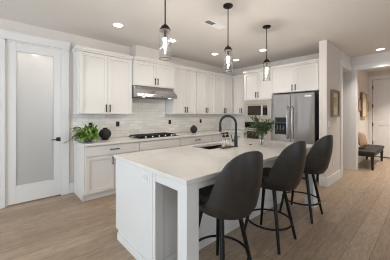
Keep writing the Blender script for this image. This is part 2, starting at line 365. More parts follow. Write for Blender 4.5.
# base cabinets along the range wall
YB = 3.62
def base_unit(label, x0, x1, kind, side=False):
    T = Thing('base_cabinet', label, 'cabinet', ((x0+x1)/2, 3.9, 0)); F = Frange(YB)
    P = [((x0,YB,.105),(x1,YW-.01,.874)), ((x0,YB+.06,0),(x1,YW-.01,.105))]
    T.part('body', BX(*P), 'cab', bevel=.002)
    if side: T.part('side_panel', BX(((x0-.016,YB-.004,.105),(x0,YW-.01,.874)), ((x0-.016,YB+.03,0),(x0,YW-.01,.105))), 'cab', bevel=.002)
    T.part('toe_board', BX(((x0-.016 if side else x0,YB+.042,0),(x1,YB+.06,.10))), 'cab', bevel=.002)
    m = (x0+x1)/2
    if kind == 'range': door(T, F, x0+.004, x1-.004, .70, .868, None, None, name='drawer_front')
    else: door(T, F, x0+.004, x1-.004, .70, .868, m, .79, False, 'drawer', .16)
    for a, b, h in ((x0+.004,m,m-.035),(m,x1-.004,m+.035)): door(T, F, a, b, .11, .694, h, .60)
    return T
base_unit('white base cabinet under the potted plant beside the pantry door', .975, 1.897, 'drawer', True)
base_unit('white base cabinet under the black gas cooktop', 1.90, 2.868, 'range')
base_unit('white base cabinet right of the cooktop, under the round black vase', 2.871, 3.85, 'drawer')
base_unit('white base cabinet in the corner, last along the range wall', 3.853, 4.745, 'drawer')
T = Thing('base_cabinet', 'white base cabinet beside the wall oven in the corner', 'cabinet', (5.07,3.7,0)); F = Fside(4.77)
T.part('body', BX(((4.77,3.30,.105),(XF-.01,4.20,.874)), ((4.83,3.30,0),(XF-.01,4.20,.105))), 'cab', bevel=.002)
door(T, F, 3.305, 3.60, .70, .868, 3.45, .79, False, 'drawer', .12); door(T, F, 3.305, 3.60, .11, .694, 3.56, .60)
tag(obj('countertop', BX(((.945,3.557,.876),(5.39,4.21,.914)), ((4.715,3.30,.876),(5.39,3.557,.914))), 'quartz', bevel=.004), 'off white quartz countertop along the range wall', 'countertop')

# oven tower
T = Thing('oven_cabinet', 'tall white cabinet holding the microwave and wall oven', 'cabinet', (5.08,2.89,0)); F = Fside(4.77); a0,a1 = 2.50,3.285
T.part('body', BX(((4.77,a0,.10),(XF-.01,a1,.42)), ((4.77,a0,1.73),(XF-.01,a1,2.45)), ((4.77,a0,.42),(XF-.01,a0+.018,1.73)), ((4.77,a1-.018,.42),(XF-.01,a1,1.73)), ((4.83,a0,0),(XF-.01,a1,.10)), ((5.36,a0+.018,.42),(XF-.01,a1-.018,1.73))), 'cab', bevel=.002)
m = (a0+a1)/2
for a, b, h in ((a0+.004,m,m-.033),(m,a1-.004,m+.033)): door(T, F, a, b, 1.745, 2.425, h, 1.86)
door(T, F, a0+.004, a1-.004, .11, .415, m, .33, False, 'drawer', .16)
T.part('crown', BX(((4.736,a0,2.428),(XF-.01,a1+.012,2.455)), ((4.72,a0,2.455),(XF-.01,a1+.026,2.50))), 'cab', bevel=.004)
# microwave
T = Thing('microwave', 'stainless built-in microwave with trim kit in the tall cabinet', 'microwave', (5.0,2.89,1.185)); F = Fside(4.77)
y0,y1 = a0+.02,a1-.02
T.part('body', BX(((4.772,y0+.05,1.27),(5.25,y1-.05,1.66))), 'matt_black')
T.part('trim_frame', BX((F(y0,0,1.185),F(y1,.036,1.315)), (F(y0,0,1.625),F(y1,.036,1.725)), (F(y0,0,1.315),F(y0+.075,.036,1.625)), (F(y1-.075,0,1.315),F(y1,.036,1.625))), 'trim_steel', bevel=.003)
dr = T.part('door', BX((F(2.77,0,1.318),F(y1-.077,.03,1.622))), 'trim_steel', bevel=.003)
T.part('window', BX((F(2.79,.03,1.35),F(y1-.10,.034,1.59))), 'brownglass', dr)
T.part('control_panel', BX((F(y0+.078,0,1.318),F(2.765,.03,1.622))), 'trim_steel', bevel=.003)
bm = BX((F(2.615,.03,1.35),F(2.735,.034,1.59)))
kp = T.part('keypad', bm, 'blackglass'); T.part('clock_display', BX((F(2.63,.034,1.54),F(2.72,.036,1.575))), 'display', kp)
# wall oven
T = Thing('wall_oven', 'stainless wall oven below the microwave', 'oven', (5.0,2.89,.43))
T.part('body', BX(((4.772,y0+.02,.44),(5.34,y1-.02,1.165))), 'matt_black')
T.part('control_panel', BX((F(y0,0,1.04),F(y1,.025,1.175))), 'blackglass', bevel=.003)
dr = T.part('door', BX((F(y0,0,.43),F(y1,.03,1.032))), 'trim_steel', bevel=.004)
T.part('window', BX((F(2.72,.03,.60),F(y1-.08,.034,.945))), 'brownglass', dr)
bm = bmesh.new(); tube(bm, [F(y0+.05,.07,.99),F(y1-.05,.07,.99)], .011)
for yy in (y0+.09,y1-.09): tube(bm, [F(yy,.03,.99),F(yy,.07,.99)], .008)
T.part('handle', bm, 'steel', dr, smooth=True)

# cabinet above the refrigerator, with its side panel
T = Thing('upper_cabinet', 'white cabinet above the stainless refrigerator', 'cabinet', (5.08,1.98,1.86)); F = Fside(4.77)
T.part('body', BX(((4.77,1.495,1.865),(XF-.01,2.497,2.45))), 'cab', bevel=.002)
for a, b, h in ((1.50,1.99,1.955),(1.99,2.49,2.025)): door(T, F, a, b, 1.872, 2.425, h, 1.96)
T.part('crown', BX(((4.736,1.445,2.428),(XF-.01,2.497,2.455)), ((4.72,1.44,2.455),(XF-.01,2.497,2.50))), 'cab', bevel=.004)
T.part('side_panel', BX(((4.75,1.445,0),(XF-.01,1.492,2.428))), 'cab', bevel=.002)
# refrigerator
T = Thing('refrigerator', 'stainless french door refrigerator with water dispenser', 'refrigerator', (5.05,2.0,0)); F = Fside(4.74); f0,f1,fm = 1.555,2.475,2.045
T.part('body', BX(((4.745,f0+.005,.03),(5.36,f1-.005,1.80))), 'steel_dark', bevel=.004)
T.part('foot_grille', BX(((4.76,f0+.02,0),(5.34,f1-.02,.03))), 'matt_black')
z0 = .72
dL = T.part('door', BX((F(fm+.003,0,z0),F(f1,.055,1.825))), 'fridge_steel', bevel=.008)
dR = T.part('door', BX((F(f0,0,z0),F(fm-.003,.055,1.825))), 'fridge_steel', bevel=.008)
fd = T.part('freezer_drawer', BX((F(f0,0,.05),F(f1,.055,z0-.006))), 'fridge_steel', bevel=.008)
for nm, par, u in (('handle',dL,fm+.05),('handle',dR,fm-.05)):
    bm = bmesh.new(); tube(bm, [F(u,.056,1.55),F(u,.10,1.53),F(u,.11,1.48),F(u,.11,.92),F(u,.10,.86),F(u,.056,.84)], .0125, 10); T.part(nm, bm, 'steel', par, smooth=True)
bm = bmesh.new(); tube(bm, [F(f0+.12,.056,.62),F(f0+.14,.105,.62),F(f1-.14,.105,.62),F(f1-.12,.056,.62)], .0125, 10); T.part('handle', bm, 'steel', fd, smooth=True)
dp = T.part('water_dispenser', BX((F(2.125,.055,.925),F(2.395,.06,1.305)),), 'blackglass', dL, bevel=.002)
T.part('control_strip', BX((F(2.14,.06,1.195),F(2.38,.062,1.29))), 'matt_black', dL)
bm = BX((F(2.125,.06,1.17),F(2.395,.066,1.19)));
for q in (2.19,2.26,2.33): box(bm, F(q-.014,.06,1.03), F(q+.014,.072,1.14))
T.part('dispenser_lever', bm, 'display', dL)
T.part('badge', BX((F(1.615,.055,1.742),F(1.745,.057,1.766))), 'badge', dR, label='pale maker badge')

# range hood
T = Thing('range_hood', 'slim stainless range hood under the short cabinet', 'range hood', (2.38,4.0,1.70))
def prism(bm, prof, x0, x1):                    # profile in (y, z)
    a = [bm.verts.new((x0,y,z)) for y, z in prof]; b = [bm.verts.new((x1,y,z)) for y, z in prof]
    bm.faces.new(a); bm.faces.new(b[::-1]); n = len(prof)
    for i in range(n): bm.faces.new((a[i], a[(i+1)%n], b[(i+1)%n], b[i]))
bm = bmesh.new(); prism(bm, [(4.205,1.943),(3.86,1.943),(3.845,1.905),(3.69,1.775),(3.69,1.715),(4.205,1.715)], 1.91, 2.85); T.part('canopy', bm, 'steel', bevel=.004)
T.part('filter', BX(((1.98,3.80,1.706),(2.36,4.12,1.715)), ((2.40,3.80,1.706),(2.78,4.12,1.715))), 'steel_dark', bevel=.002)
for xx in (2.07,2.69):
    bm = bmesh.new(); lathe(bm, [(.03,1.708),(.03,1.715)], 16, (xx,3.75,0)); hl = T.part('lamp', bm, 'hoodlens')
    l = bpy.data.lights.new('hood_light', 'SPOT'); l.energy = HOOD_W; l.color = WARM; l.spot_size = R(130); l.spot_blend = 1; l.shadow_soft_size = .03
    lo = bpy.data.objects.new('hood_light', l); COL.objects.link(lo); lo.parent = T.e; lo.location = Vector((xx,3.75,1.70))-T.loc
for k in range(5): T.part('button', BX(((2.25+.05*k,3.685,1.735),(2.27+.05*k,3.69,1.75))), 'matt_black')

# gas cooktop
T = Thing('gas_cooktop', 'black gas cooktop with cast iron grates on range counter', 'cooktop', (2.38,3.9,.9145))
T.part('base_plate', BX(((1.93,3.64,.9145),(2.84,4.13,.926))), 'blackglass', bevel=.003)
burners = [(2.10,3.78),(2.10,4.02),(2.38,3.92),(2.67,3.78),(2.67,4.02)]
for bx_, by_ in burners:
    bm = bmesh.new(); lathe(bm, [(.045,.926),(.045,.938),(.030,.944)], 16, (bx_,by_,0)); T.part('burner', bm, 'matt_black', smooth=True)
for g0, g1 in ((1.95,2.235),(2.245,2.525),(2.535,2.82)):
    bm = bmesh.new()
    for yy in (3.715,3.84,3.96,4.10): box(bm, (g0,yy-.009,.942),(g1,yy+.009,.958))
    for xx in (g0+.008,(g0+g1)/2,g1-.008): box(bm, (xx-.009,3.715,.942),(xx+.009,4.10,.958))
    for xx in (g0+.008,g1-.008):
        for yy in (3.72,4.095): box(bm, (xx-.009,yy-.009,.926),(xx+.009,yy+.009,.942))
    T.part('grate', bm, 'matt_black')
for k in range(5):
    bm = bmesh.new(); lathe(bm, [(.019,.926),(.017,.95)], 14, (2.08+.15*k,3.675,0)); T.part('knob', bm, 'steel', smooth=True)

# ================================================================ ISLAND
IX0,IX1,IY0,IY1 = .948,3.53,1.128,2.40
def slab_hole(z0, z1, h):
    bm = bmesh.new(); xs = [IX0,h[0],h[1],IX1]; ys = [IY0,h[2],h[3],IY1]
    V = {(i,j,k): bm.verts.new((xs[i],ys[j],z)) for i in range(4) for j in range(4) for k, z in ((0,z0),(1,z1))}
    for i in range(3):
        for j in range(3):
            if i == 1 and j == 1: continue
            for k in (0,1): bm.faces.new([V[i,j,k],V[i+1,j,k],V[i+1,j+1,k],V[i,j+1,k]])
    def q(a, b): bm.faces.new([V[(*a,0)],V[(*b,0)],V[(*b,1)],V[(*a,1)]])
    for i in range(3): q((i,0),(i+1,0)); q((i,3),(i+1,3)); q((0,i),(0,i+1)); q((3,i),(3,i+1))
    q((1,1),(2,1)); q((1,2),(2,2)); q((1,1),(1,2)); q((2,1),(2,2))
    return bm
HS = (2.02,2.66,1.93,2.29)
tag(obj('island_countertop', slab_hole(.876,.914,HS), 'quartz', bevel=.004), 'large off white quartz countertop on the island with a sink cutout', 'countertop')
T = Thing('kitchen_island', 'white kitchen island with corner posts and seating side', 'island', (2.24,1.9,0))
px0, px1 = .962, 3.50
def end_panel(xo, s):                           # full height end panel of the island
    xi = xo+s*.03
    return BX(((xo,1.60,.0),(xi,2.31,.10)), ((xo,1.60,.10),(xi,2.375,.874)))
for a, b in ((px0,1),(px1,-1)): T.part('corner_stile', BX(((a+b*.004,1.556,0),(a+b*.085,1.60,.874))), 'trim', bevel=.003)
pL = T.part('end_panel', end_panel(px0,1), 'trim', bevel=.002); T.part('end_panel', end_panel(px1,-1), 'trim', bevel=.002)
T.part('base_molding', BX(((px0-.014,1.605,0),(px0,2.31,.075))), 'trim', bevel=.005)
bp = BX(((px0+.085,1.575,0),(px1-.085,1.60,.874))); T.part('back_panel', bp, 'trim')
T.part('base_molding', BX(((px0+.085,1.561,0),(px1-.085,1.575,.10))), 'trim', bevel=.005)
for a, b in ((px0,1),(px1,-1)):
    ps = T.part('post', BX(((a,1.140,0),(a+b*.118,1.245,.874))), 'trim', bevel=.003)
    T.part('post_base', BX(((a-b*.014,1.126,0),(a+b*.132,1.14,.11)), ((a-b*.014,1.245,0),(a+b*.132,1.259,.11)), ((a-b*.014,1.14,0),(a,1.245,.11)), ((a+b*.118,1.14,0),(a+b*.132,1.245,.11))), 'trim', ps, bevel=.004)
T.part('apron', BX(((px0+.12,1.144,.822),(px1-.12,1.165,.874)),), 'trim', bevel=.002)
for a, b in ((px0+.006,1),(px1-.006,-1)): T.part('apron', BX(((a,1.247,.806),(a+b*.022,1.555,.874))), 'trim', bevel=.002)
F = Faisle(2.345)
T.part('toe_board', BX(((px0+.032,2.26,0),(px1-.032,2.28,.10))), 'trim')
T.part('face_frame', BX(((px0+.032,2.325,.10),(px1-.032,2.344,.874)), ((px0+.032,1.605,.10),(px1-.032,2.32,.118))), 'trim')
us = [px0+.035,1.50,2.02,2.66,3.08,px1-.035]
for u0, u1 in zip(us, us[1:]):
    m = (u0+u1)/2; o = T.part('door', shaker_bm(F,u0+.002,u1-.002,.112,.868), 'cab', bevel=.002); T.part('handle', pull_bm(F,u1-.04,.75,.135,True), 'bronze', o)
ol = T.part('outlet', BX(((px0-.006,1.640,.772),(px0,1.755,.850))), 'white', bevel=.002)
T.part('socket', BX(((px0-.008,1.655,.787),(px0-.006,1.690,.836)), ((px0-.008,1.705,.787),(px0-.006,1.740,.836))), 'badge', ol)
# sink
bm = bmesh.new(); x0,x1,y0s,y1s = HS; t = .006; zb = .66
for a, b in (((x0-t,y0s-t,zb-t),(x1+t,y1s+t,zb)), ((x0-t,y0s-t,zb),(x0,y1s+t,.8745)), ((x1,y0s-t,zb),(x1+t,y1s+t,.8745)), ((x0,y0s-t,zb),(x1,y0s,.8745)), ((x0,y1s,zb),(x1,y1s+t,.8745))): box(bm, a, b)
T = Thing('kitchen_sink', 'undermount steel sink in the island countertop', 'sink', (2.34,2.11,.654)); T.part('basin', bm, 'sinksteel')
bm = bmesh.new(); lathe(bm, [(.045,.660),(.045,.664),(.02,.662)], 18, (2.34,2.11,0)); T.part('drain', bm, 'steel', smooth=True)
# faucet: stands on the camera side of the sink, spout arcs over it
T = Thing('faucet', 'matte black gooseneck faucet at the island sink', 'faucet', (2.47,1.845,.9145)); fx, fy = 2.47, 1.845
bm = bmesh.new(); lathe(bm, [(.030,.9145),(.030,.925),(.024,.93),(.024,1.06),(.016,1.075)], 20, (fx,fy,0)); T.part('base', bm, 'matt_black', smooth=True)
pts = [(fx,fy,1.07),(fx,fy,1.24)]; rr = .112; dxs, dys = -.50, .866
for k in range(0,13):
    a = math.pi*k/12; q = rr-rr*math.cos(a); pts.append((fx+dxs*q, fy+dys*q, 1.24+rr*math.sin(a)))
q = 2*rr; pts.append((fx+dxs*q, fy+dys*q, 1.21))
bm = bmesh.new(); tube(bm, pts, .0165, 14); T.part('spout', bm, 'matt_black', smooth=True)
bm = bmesh.new(); tube(bm, [(fx+dxs*q,fy+dys*q,1.21),(fx+dxs*q,fy+dys*q,1.12)], [.018,.020], 14); T.part('spray_head', bm, 'matt_black', smooth=True)
bm = bmesh.new(); tube(bm, [(fx,fy,1.0),(fx-.05,fy+.03,1.0)], .013, 12); tube(bm, [(fx-.045,fy+.027,1.0),(fx-.06,fy+.035,1.085)], [.007,.005], 10); T.part('lever', bm, 'matt_black', smooth=True)
# soap tray and bottles
bm = BX(((2.19,1.83,.9195),(2.41,1.93,.932)))
for a in (2.20,2.385):
    for b in (1.84,1.905): box(bm, (a,b,.9145),(a+.015,b+.015,.9195))
tag(obj('soap_tray', bm, 'tray', bevel=.002), 'small dark wooden tray beside the sink under the soap bottles', 'tray')
def soap(x, y, label):
    T = Thing('soap_bottle', label, 'soap bottle', (x,y,.9325), 'soap pump bottles by the sink'); z = .9325
    bm = bmesh.new(); lathe(bm, [(.028,z),(.031,z+.004),(.031,z+.095),(.026,z+.112),(.014,z+.120),(.014,z+.132)], 20, (x,y,0)); T.part('bottle', bm, 'glass', smooth=True)
    bm = bmesh.new(); lathe(bm, [(.026,z+.004),(.027,z+.030)], 18, (x,y,0)); T.part('soap', bm, 'soap', smooth=True)
    bm = bmesh.new(); lathe(bm, [(.021,z+.128),(.021,z+.154),(.008,z+.156),(.008,z+.176),(.017,z+.177),(.017,z+.194)], 16, (x,y,0)); tube(bm, [(x,y,z+.186),(x-.035,y+.025,z+.183)], .0075, 8); T.part('pump', bm, 'matt_black', smooth=True)
soap(2.245, 1.88, 'left soap bottle with black pump on the wooden tray, away from faucet')
soap(2.322, 1.88, 'right soap bottle with black pump on the wooden tray, nearest the faucet')
bm = bmesh.new(); lathe(bm, [(.022,.9145),(.022,.920),(.018,.922)], 18, (2.80,1.82,0)); tag(obj('air_switch_button', bm, 'bronze', smooth=True), 'small round bronze button set in the island countertop', 'sink button')

# ---------------------------------------------------------------- plants and vases
def leaf(bm, p, d, length, width, droop=.3, nseg=4, up=Vector((0,0,1))):
    p = Vector(p); d = Vector(d).normalized(); side = d.cross(up)
    if side.length < .05: side = Vector((1,0,0))
    side.normalize(); prev = None; q = p.copy(); dd = d.copy()
    for i in range(nseg+1):
        s = i/nseg; wd = width*math.sin(math.pi*min(1,.08+.92*s**.8))*.5 if i < nseg else .0008
        nrm = side.cross(dd).normalized(); a = bm.verts.new(q-side*wd+nrm*wd*.25); b = bm.verts.new(q); c = bm.verts.new(q+side*wd+nrm*wd*.25)
        if prev: bm.faces.new((prev[0],prev[1],b,a)); bm.faces.new((prev[1],prev[2],c,b))
        prev = (a,b,c); dd = (dd-up*droop/nseg).normalized(); q = q+dd*(length/nseg)
def rnd(a, b): return random.uniform(a, b)
# potted plant
pxc, pyc, z = 1.095, 3.90, .9145
T = Thing('potted_plant', 'bushy green plant in a grey bowl on counter by the pantry door', 'potted plant', (pxc,pyc,z))
bm = bmesh.new(); lathe(bm, [(.055,z),(.075,z+.012),(.092,z+.05),(.092,z+.085),(.085,z+.085),(.085,z+.06)], 24, (pxc,pyc,0), (True,False)); T.part('pot', bm, 'pot', smooth=True)
bm = bmesh.new(); lathe(bm, [(.084,z+.058),(.082,z+.070)], 20, (pxc,pyc,0)); T.part('soil', bm, 'soil')
bs = bmesh.new(); bl = bmesh.new()
for k in range(64):
    a = rnd(0,2*math.pi); el = rnd(.0,1.35); L0 = rnd(.10,.25); base_p = Vector((pxc+.04*math.cos(a),pyc+.04*math.sin(a),z+.07))
    hd = Vector((math.cos(a)*math.cos(el)*1.1, math.sin(a)*math.cos(el)*.8, math.sin(el)*.85+.10)); mid = base_p+hd*L0*.6; tip = base_p+hd*L0-Vector((0,0,.03*math.cos(el)))
    tip.y = min(tip.y, 4.12); mid.y = min(mid.y, 4.12); tip.x = min(tip.x, 1.19); mid.x = min(mid.x, 1.18)
    tube(bs, [base_p,mid,tip], [.0025,.002,.0015], 5)
    for j in range(4):
        p = mid.lerp(tip, j/3); dd = hd.copy(); dd.rotate(Matrix.Rotation(rnd(-1.1,1.1),3,'Z')); dd.z = rnd(-.5,.5)
        if p.y > 4.08: dd.y = -abs(dd.y)
        if p.x > 1.16: dd.x = min(dd.x, .1)
        leaf(bl, p, dd, rnd(.065,.115), rnd(.032,.054), rnd(.2,.8))
# one trailing stem over the counter edge
tr = [(pxc-.07,pyc-.03,z+.07),(pxc-.22,pyc-.02,z+.07),(pxc-.36,pyc,z+.0)]; tube(bs, tr, .0035, 5)
for j in range(4): leaf(bl, Vector(tr[0]).lerp(Vector(tr[2]), .3+j/4.3), (-.8,rnd(-.6,.6),-.1), .075, .022, .6)
T.part('stems', bs, 'stem'); fo = T.part('foliage', bl, 'leaf'); fo['kind'] = 'stuff'
def ball_vase(x, y, r, label):
    z = .9145; prof = [(r*.55,0),(r*.72,.01)]
    for k in range(2,11):
        a = -math.pi/2+math.pi*k/12; prof.append((r*math.cos(a), r*.98+r*.98*math.sin(a)))
    top = prof[-1]; prof += [(r*.34,top[1]+.005),(r*.40,top[1]+.022),(r*.34,top[1]+.022),(r*.30,top[1]-.005)]
    bm = bmesh.new(); lathe(bm, prof, 28, (x,y,z), (True,False)); tag(obj('round_vase', bm, 'vase', smooth=True), label, 'vase')
ball_vase(1.415, 3.98, .105, 'round black vase beside the potted plant, left of the cooktop')
ball_vase(3.55, 3.93, .090, 'round black vase on range counter far right of the cooktop')
# greenery in a glass vase on the island
vx, vy = 2.775, 1.62
T = Thing('flower_vase', 'clear glass vase of dark green sprigs on the island', 'vase', (vx,vy,.9145)); z = .9145
bm = bmesh.new(); lathe(bm, [(.036,z),(.038,z+.004),(.042,z+.17),(.039,z+.17),(.035,z+.012),(.001,z+.012)], 24, (vx,vy,0), (True,True)); T.part('glass', bm, 'glass', smooth=True)
bs = bmesh.new(); bl = bmesh.new()
for k in range(20):
    a = 2*math.pi*k/20+rnd(-.2,.2); el = rnd(-.25,1.3); ln = rnd(.15,.25)
    p0 = Vector((vx+.012*math.cos(a+3),vy+.012*math.sin(a+3),z+.02)); p1 = Vector((vx+.022*math.cos(a),vy+.022*math.sin(a),z+.17))
    hd = Vector((math.cos(a)*math.cos(el),math.sin(a)*math.cos(el),math.sin(el)*.9)); p2 = p1+hd*ln*.6+Vector((0,0,.05)); p3 = p1+hd*ln*1.05+Vector((0,0,.035))
    tube(bs, [p0,p1,p2,p3], [.003,.0028,.0022,.0012], 5)
    for j in range(13):
        q = j/12; p = p1.lerp(p2, .3+q*1.1) if q < .63 else p2.lerp(p3, (q-.63)/.37); ax = (p3-p2).normalized()
        for sgn in (-1,1):
            dd = ax.copy(); dd.rotate(Matrix.Rotation(sgn*rnd(.6,1.6),3,'Z')); dd.z += rnd(-.8,.8); leaf(bl, p, dd, rnd(.045,.075), rnd(.014,.024), rnd(0,.6), 3)
T.part('stems', bs, 'stem'); fo = T.part('foliage', bl, 'leafdark'); fo['kind'] = 'stuff'

# ================================================================ BAR STOOLS
def smooth(a, b, x):
    t = max(0,min(1,(x-a)/(b-a))); return t*t*(3-2*t)
def make_stool():
    e = bpy.data.objects.new('bar_stool', None); COL.objects.link(e)
    RIM = [(0,1.118),(8,1.116),(17,1.098),(25,1.070),(33,1.028),(41,.950),(49,.835),(55,.735),(61,.70),(70,.685),(181,.685)]
    def top(deg):                               # rim height over the angle from straight back
        d = abs(deg)
        for (a0, z0), (a1, z1) in zip(RIM, RIM[1:]):
            if d <= a1: return z0+(z1-z0)*(d-a0)/(a1-a0)
        return .685
    nt, ns = 144, 14
    bm = bmesh.new(); rows = []
    for i in range(nt):
        t = -math.pi+2*math.pi*i/nt; zt = top(math.degrees(math.atan2(.25*math.sin(t), .34*math.cos(t)))); col = []
        for j in range(ns+1):
            s = j/ns; z = .615+(zt-.615)*s
            g = smooth(.605,.70,z); f = .86+.14*g
            hgt = max(0,(z-.70)/.38)
            bx = .247*f*(1+.045*math.sin(math.pi*.6*hgt)); back = (.335+.060*math.sin(math.pi*.58*min(hgt,1.1)))*f; front = .235*f
            cx, cy = math.sin(t), -math.cos(t)
            p = 2.2; den = (abs(cx)**p+abs(cy)**p)**(1/p)
            x = bx*cx/den; y = (back if cy < 0 else front)*cy/den
            col.append(bm.verts.new((x,y,z)))
        rows.append(col)
    for i in range(nt):
        a, b = rows[i], rows[(i+1)%nt]
        for j in range(ns): bm.faces.new((a[j],b[j],b[j+1],a[j+1]))
    bm.faces.new([r[0] for r in rows])
    o = obj('back_shell', bm, 'leather', e, smooth=True); o.rotation_euler.z = R(-11)      # the seats are swivelled a little
    sm = o.modifiers.new('solid','SOLIDIFY'); sm.thickness = .032; sm.offset = -1
    bv = o.modifiers.new('bevel','BEVEL'); bv.width = .01; bv.segments = 3; bv.limit_method = 'ANGLE'; bv.angle_limit = R(50)
    bm = bmesh.new(); prof = [(.90,.650),(.97,.665),(1.0,.69),(1.0,.712),(.95,.732),(.8,.742),(.4,.748)]; rs = []
    for f, z in prof:
        r = []
        for i in range(40):
            t = 2*math.pi*i/40; cx, cy = math.sin(t), -math.cos(t); den = (abs(cx)**2.3+abs(cy)**2.3)**(1/2.3)
            r.append(bm.verts.new((.212*f*cx/den, (.262 if cy < 0 else .195)*f*cy/den, z)))
        rs.append(r)
    for a, b in zip(rs, rs[1:]): bridge(bm, a, b)
    bm.faces.new(rs[0][::-1]); bm.faces.new(rs[-1]); o = obj('seat', bm, 'seatdark', e, smooth=True); o.rotation_euler.z = R(-11)
    for sx in (-1,1):
        for sy in (-1,1):
            bm = bmesh.new(); tube(bm, [(sx*.098,sy*.108,.612),(sx*.19,sy*.21,.002)], [.0205,.0145], 14); obj('leg', bm, 'black', e, smooth=True)
    bm = bmesh.new(); tube(bm, [(.235*math.cos(2*math.pi*k/48),(.235*math.sin(2*math.pi*k/48)),.212) for k in range(48)], .0105, 10, closed=True); obj('foot_ring', bm, 'black', e, smooth=True)
    bm = BX(((-.13,-.13,.600),(.13,.13,.614))); obj('swivel_plate', bm, 'black', e)
    return e
stool = make_stool()
labs = ['dark grey upholstered bar stool nearest the camera, in front of the island post', 'dark grey upholstered bar stool in the middle of the three at island', 'dark grey upholstered bar stool farthest away, closest to the refrigerator']
for k, xx in enumerate(((1.372,1.19),(2.21,1.20),(3.085,1.20))):
    o = stool if k == 0 else copy_tree(stool)
    o.location = (*xx,0); o.rotation_euler.z = R((-2,0,0)[k]); tag(o, labs[k], 'bar stool', 'bar stools along the island')

# ================================================================ CEILING FIXTURES
def make_pendant():
    e = bpy.data.objects.new('pendant_light', None); COL.objects.link(e)     # origin at the ceiling
    bm = bmesh.new(); lathe(bm, [(.062,0),(.062,-.018),(.050,-.026),(.010,-.028)], 28); obj('canopy', bm, 'bronze', e, smooth=True)
    bm = bmesh.new(); tube(bm, [(0,0,-.026),(0,0,-.525)], .0065, 10); obj('rod', bm, 'bronze', e, smooth=True)
    bm = bmesh.new(); lathe(bm, [(.012,-.52),(.018,-.532),(.034,-.540),(.046,-.560),(.056,-.578),(.056,-.586),(.02,-.588)], 28); obj('socket_cap', bm, 'bronze', e, smooth=True)
    bm = bmesh.new(); lathe(bm, [(.059,-.584),(.059,-.862)], 32, close=(False,False))
    g = obj('glass_shade', bm, 'glass', e, smooth=True); s = g.modifiers.new('solid','SOLIDIFY'); s.thickness = .004; s.offset = -1
    bm = bmesh.new(); lathe(bm, [(.060,-.860),(.060,-.865),(.056,-.865),(.056,-.860)], 32, close=(False,False)); obj('glass_rim', bm, 'steel_dark', e, smooth=True)
    bm = bmesh.new(); lathe(bm, [(.013,-.588),(.013,-.66)], 14); obj('lamp_holder', bm, 'bronze', e, smooth=True)
    bm = bmesh.new(); lathe(bm, [(.008,-.66),(.013,-.672),(.015,-.72),(.011,-.748),(.003,-.755)], 16); obj('bulb', bm, 'bulb', e, smooth=True)
    return e
pend = make_pendant()
pl = ['clear glass cylinder pendant nearest the camera, over the near island end', 'clear glass cylinder pendant over the middle of the island', 'clear glass cylinder pendant over the far island end, near refrigerator']
for k, xx in enumerate((1.20,2.176,3.15)):
    o = pend if k == 0 else copy_tree(pend)
    o.location = (xx,1.75,H-.0005); tag(o, pl[k], 'pendant light', 'pendant lights over the island')
def make_down():
    e = bpy.data.objects.new('ceiling_light', None); COL.objects.link(e)
    bm = bmesh.new(); lathe(bm, [(.068,0),(.088,0),(.088,-.004),(.072,-.008),(.068,-.004)], 28, close=(False,False)); obj('trim_ring', bm, 'white', e, smooth=True)
    bm = bmesh.new(); lathe(bm, [(.068,-.001),(.068,-.005)], 28); obj('lens', bm, 'lens', e)
    l = bpy.data.lights.new('lamp_light', 'AREA'); l.shape = 'DISK'; l.size = .13; l.energy = LAMP_W; l.color = WARM; l.spread = R(100)
    lo = bpy.data.objects.new('lamp_light', l); COL.objects.link(lo); lo.parent = e; lo.location = (0,0,-.012)
    return e
dn = make_down()
dl = [((1.373,3.303),'round recessed downlight near the upper cabinets left of the hood'), ((2.42,3.301),'round recessed downlight behind the nearest pendant, above the range hood'),
      ((3.70,3.362),'round recessed downlight just left of the middle pendant, above the range wall'), ((4.509,3.366),'round recessed downlight near the corner, right of the middle pendant'),
      ((4.246,2.446),'round recessed downlight just left of the far pendant, before the ovens'), ((6.049,.704),'round recessed downlight by the entry header at far right')]
out = [((-1.2,2.6),'added unseen fill downlight above the floor left of the camera',LIVING_FILL_W), ((.2,-1.4),'added unseen fill downlight behind the camera, left',LIVING_FILL_W), ((3.4,-.9),'added unseen fill downlight in the living area right of the stools',LIVING_FILL_W),  # unseen downlights added to fill the living side with light
       ((5.3,-.6),'added unseen fill downlight in the living area just before the entry header',LIVING_FILL_W), ((8.0,.2),'added unseen fill downlight in the entry hall ceiling',HALL_W*2.0)]  # the hall one is added too, brightening the front door
def set_watts(o, watts):
    for ch in [x for x in bpy.data.objects if x.parent == o and x.type == 'LIGHT']: ch.data = ch.data.copy(); ch.data.energy = watts
for k, ((x,y), lab, watts) in enumerate([(p, q, HALL_W if p[0] > 6 else LAMP_W) for p, q in dl]+out):
    o = dn if k == 0 else copy_tree(dn)
    o.location = (x,y,H-.0005); tag(o, lab, 'ceiling light', 'recessed downlights'); set_watts(o, watts)
# pantry lamp
T = Thing('ceiling_light', 'flush dome lamp on the pantry ceiling', 'ceiling light', (.5,4.95,H))
bm = bmesh.new(); lathe(bm, [(.13,H-.0005),(.13,H-.03),(.09,H-.07),(.02,H-.085)], 24, (.5,4.95,0)); T.part('lamp_shade', bm, 'pantrylens', smooth=True)
l = bpy.data.lights.new('pantry_glow', 'POINT'); l.energy = PANTRY_W; l.color = (1,.93,.85); l.shadow_soft_size = .1
lo = bpy.data.objects.new('pantry_glow', l); COL.objects.link(lo); lo.parent = T.e; lo.location = (0,0,-.22)
# pantry switch plate
T = Thing('light_switch', 'pale switch plate blurred behind the frosted pantry glass', 'light switch', (.28,5.495,1.33))
T.part('cover_plate', BX(((.22,5.49,1.27),(.34,5.499,1.40))), 'white', bevel=.002); T.part('rocker', BX(((.265,5.482,1.31),(.295,5.49,1.36))), 'white')
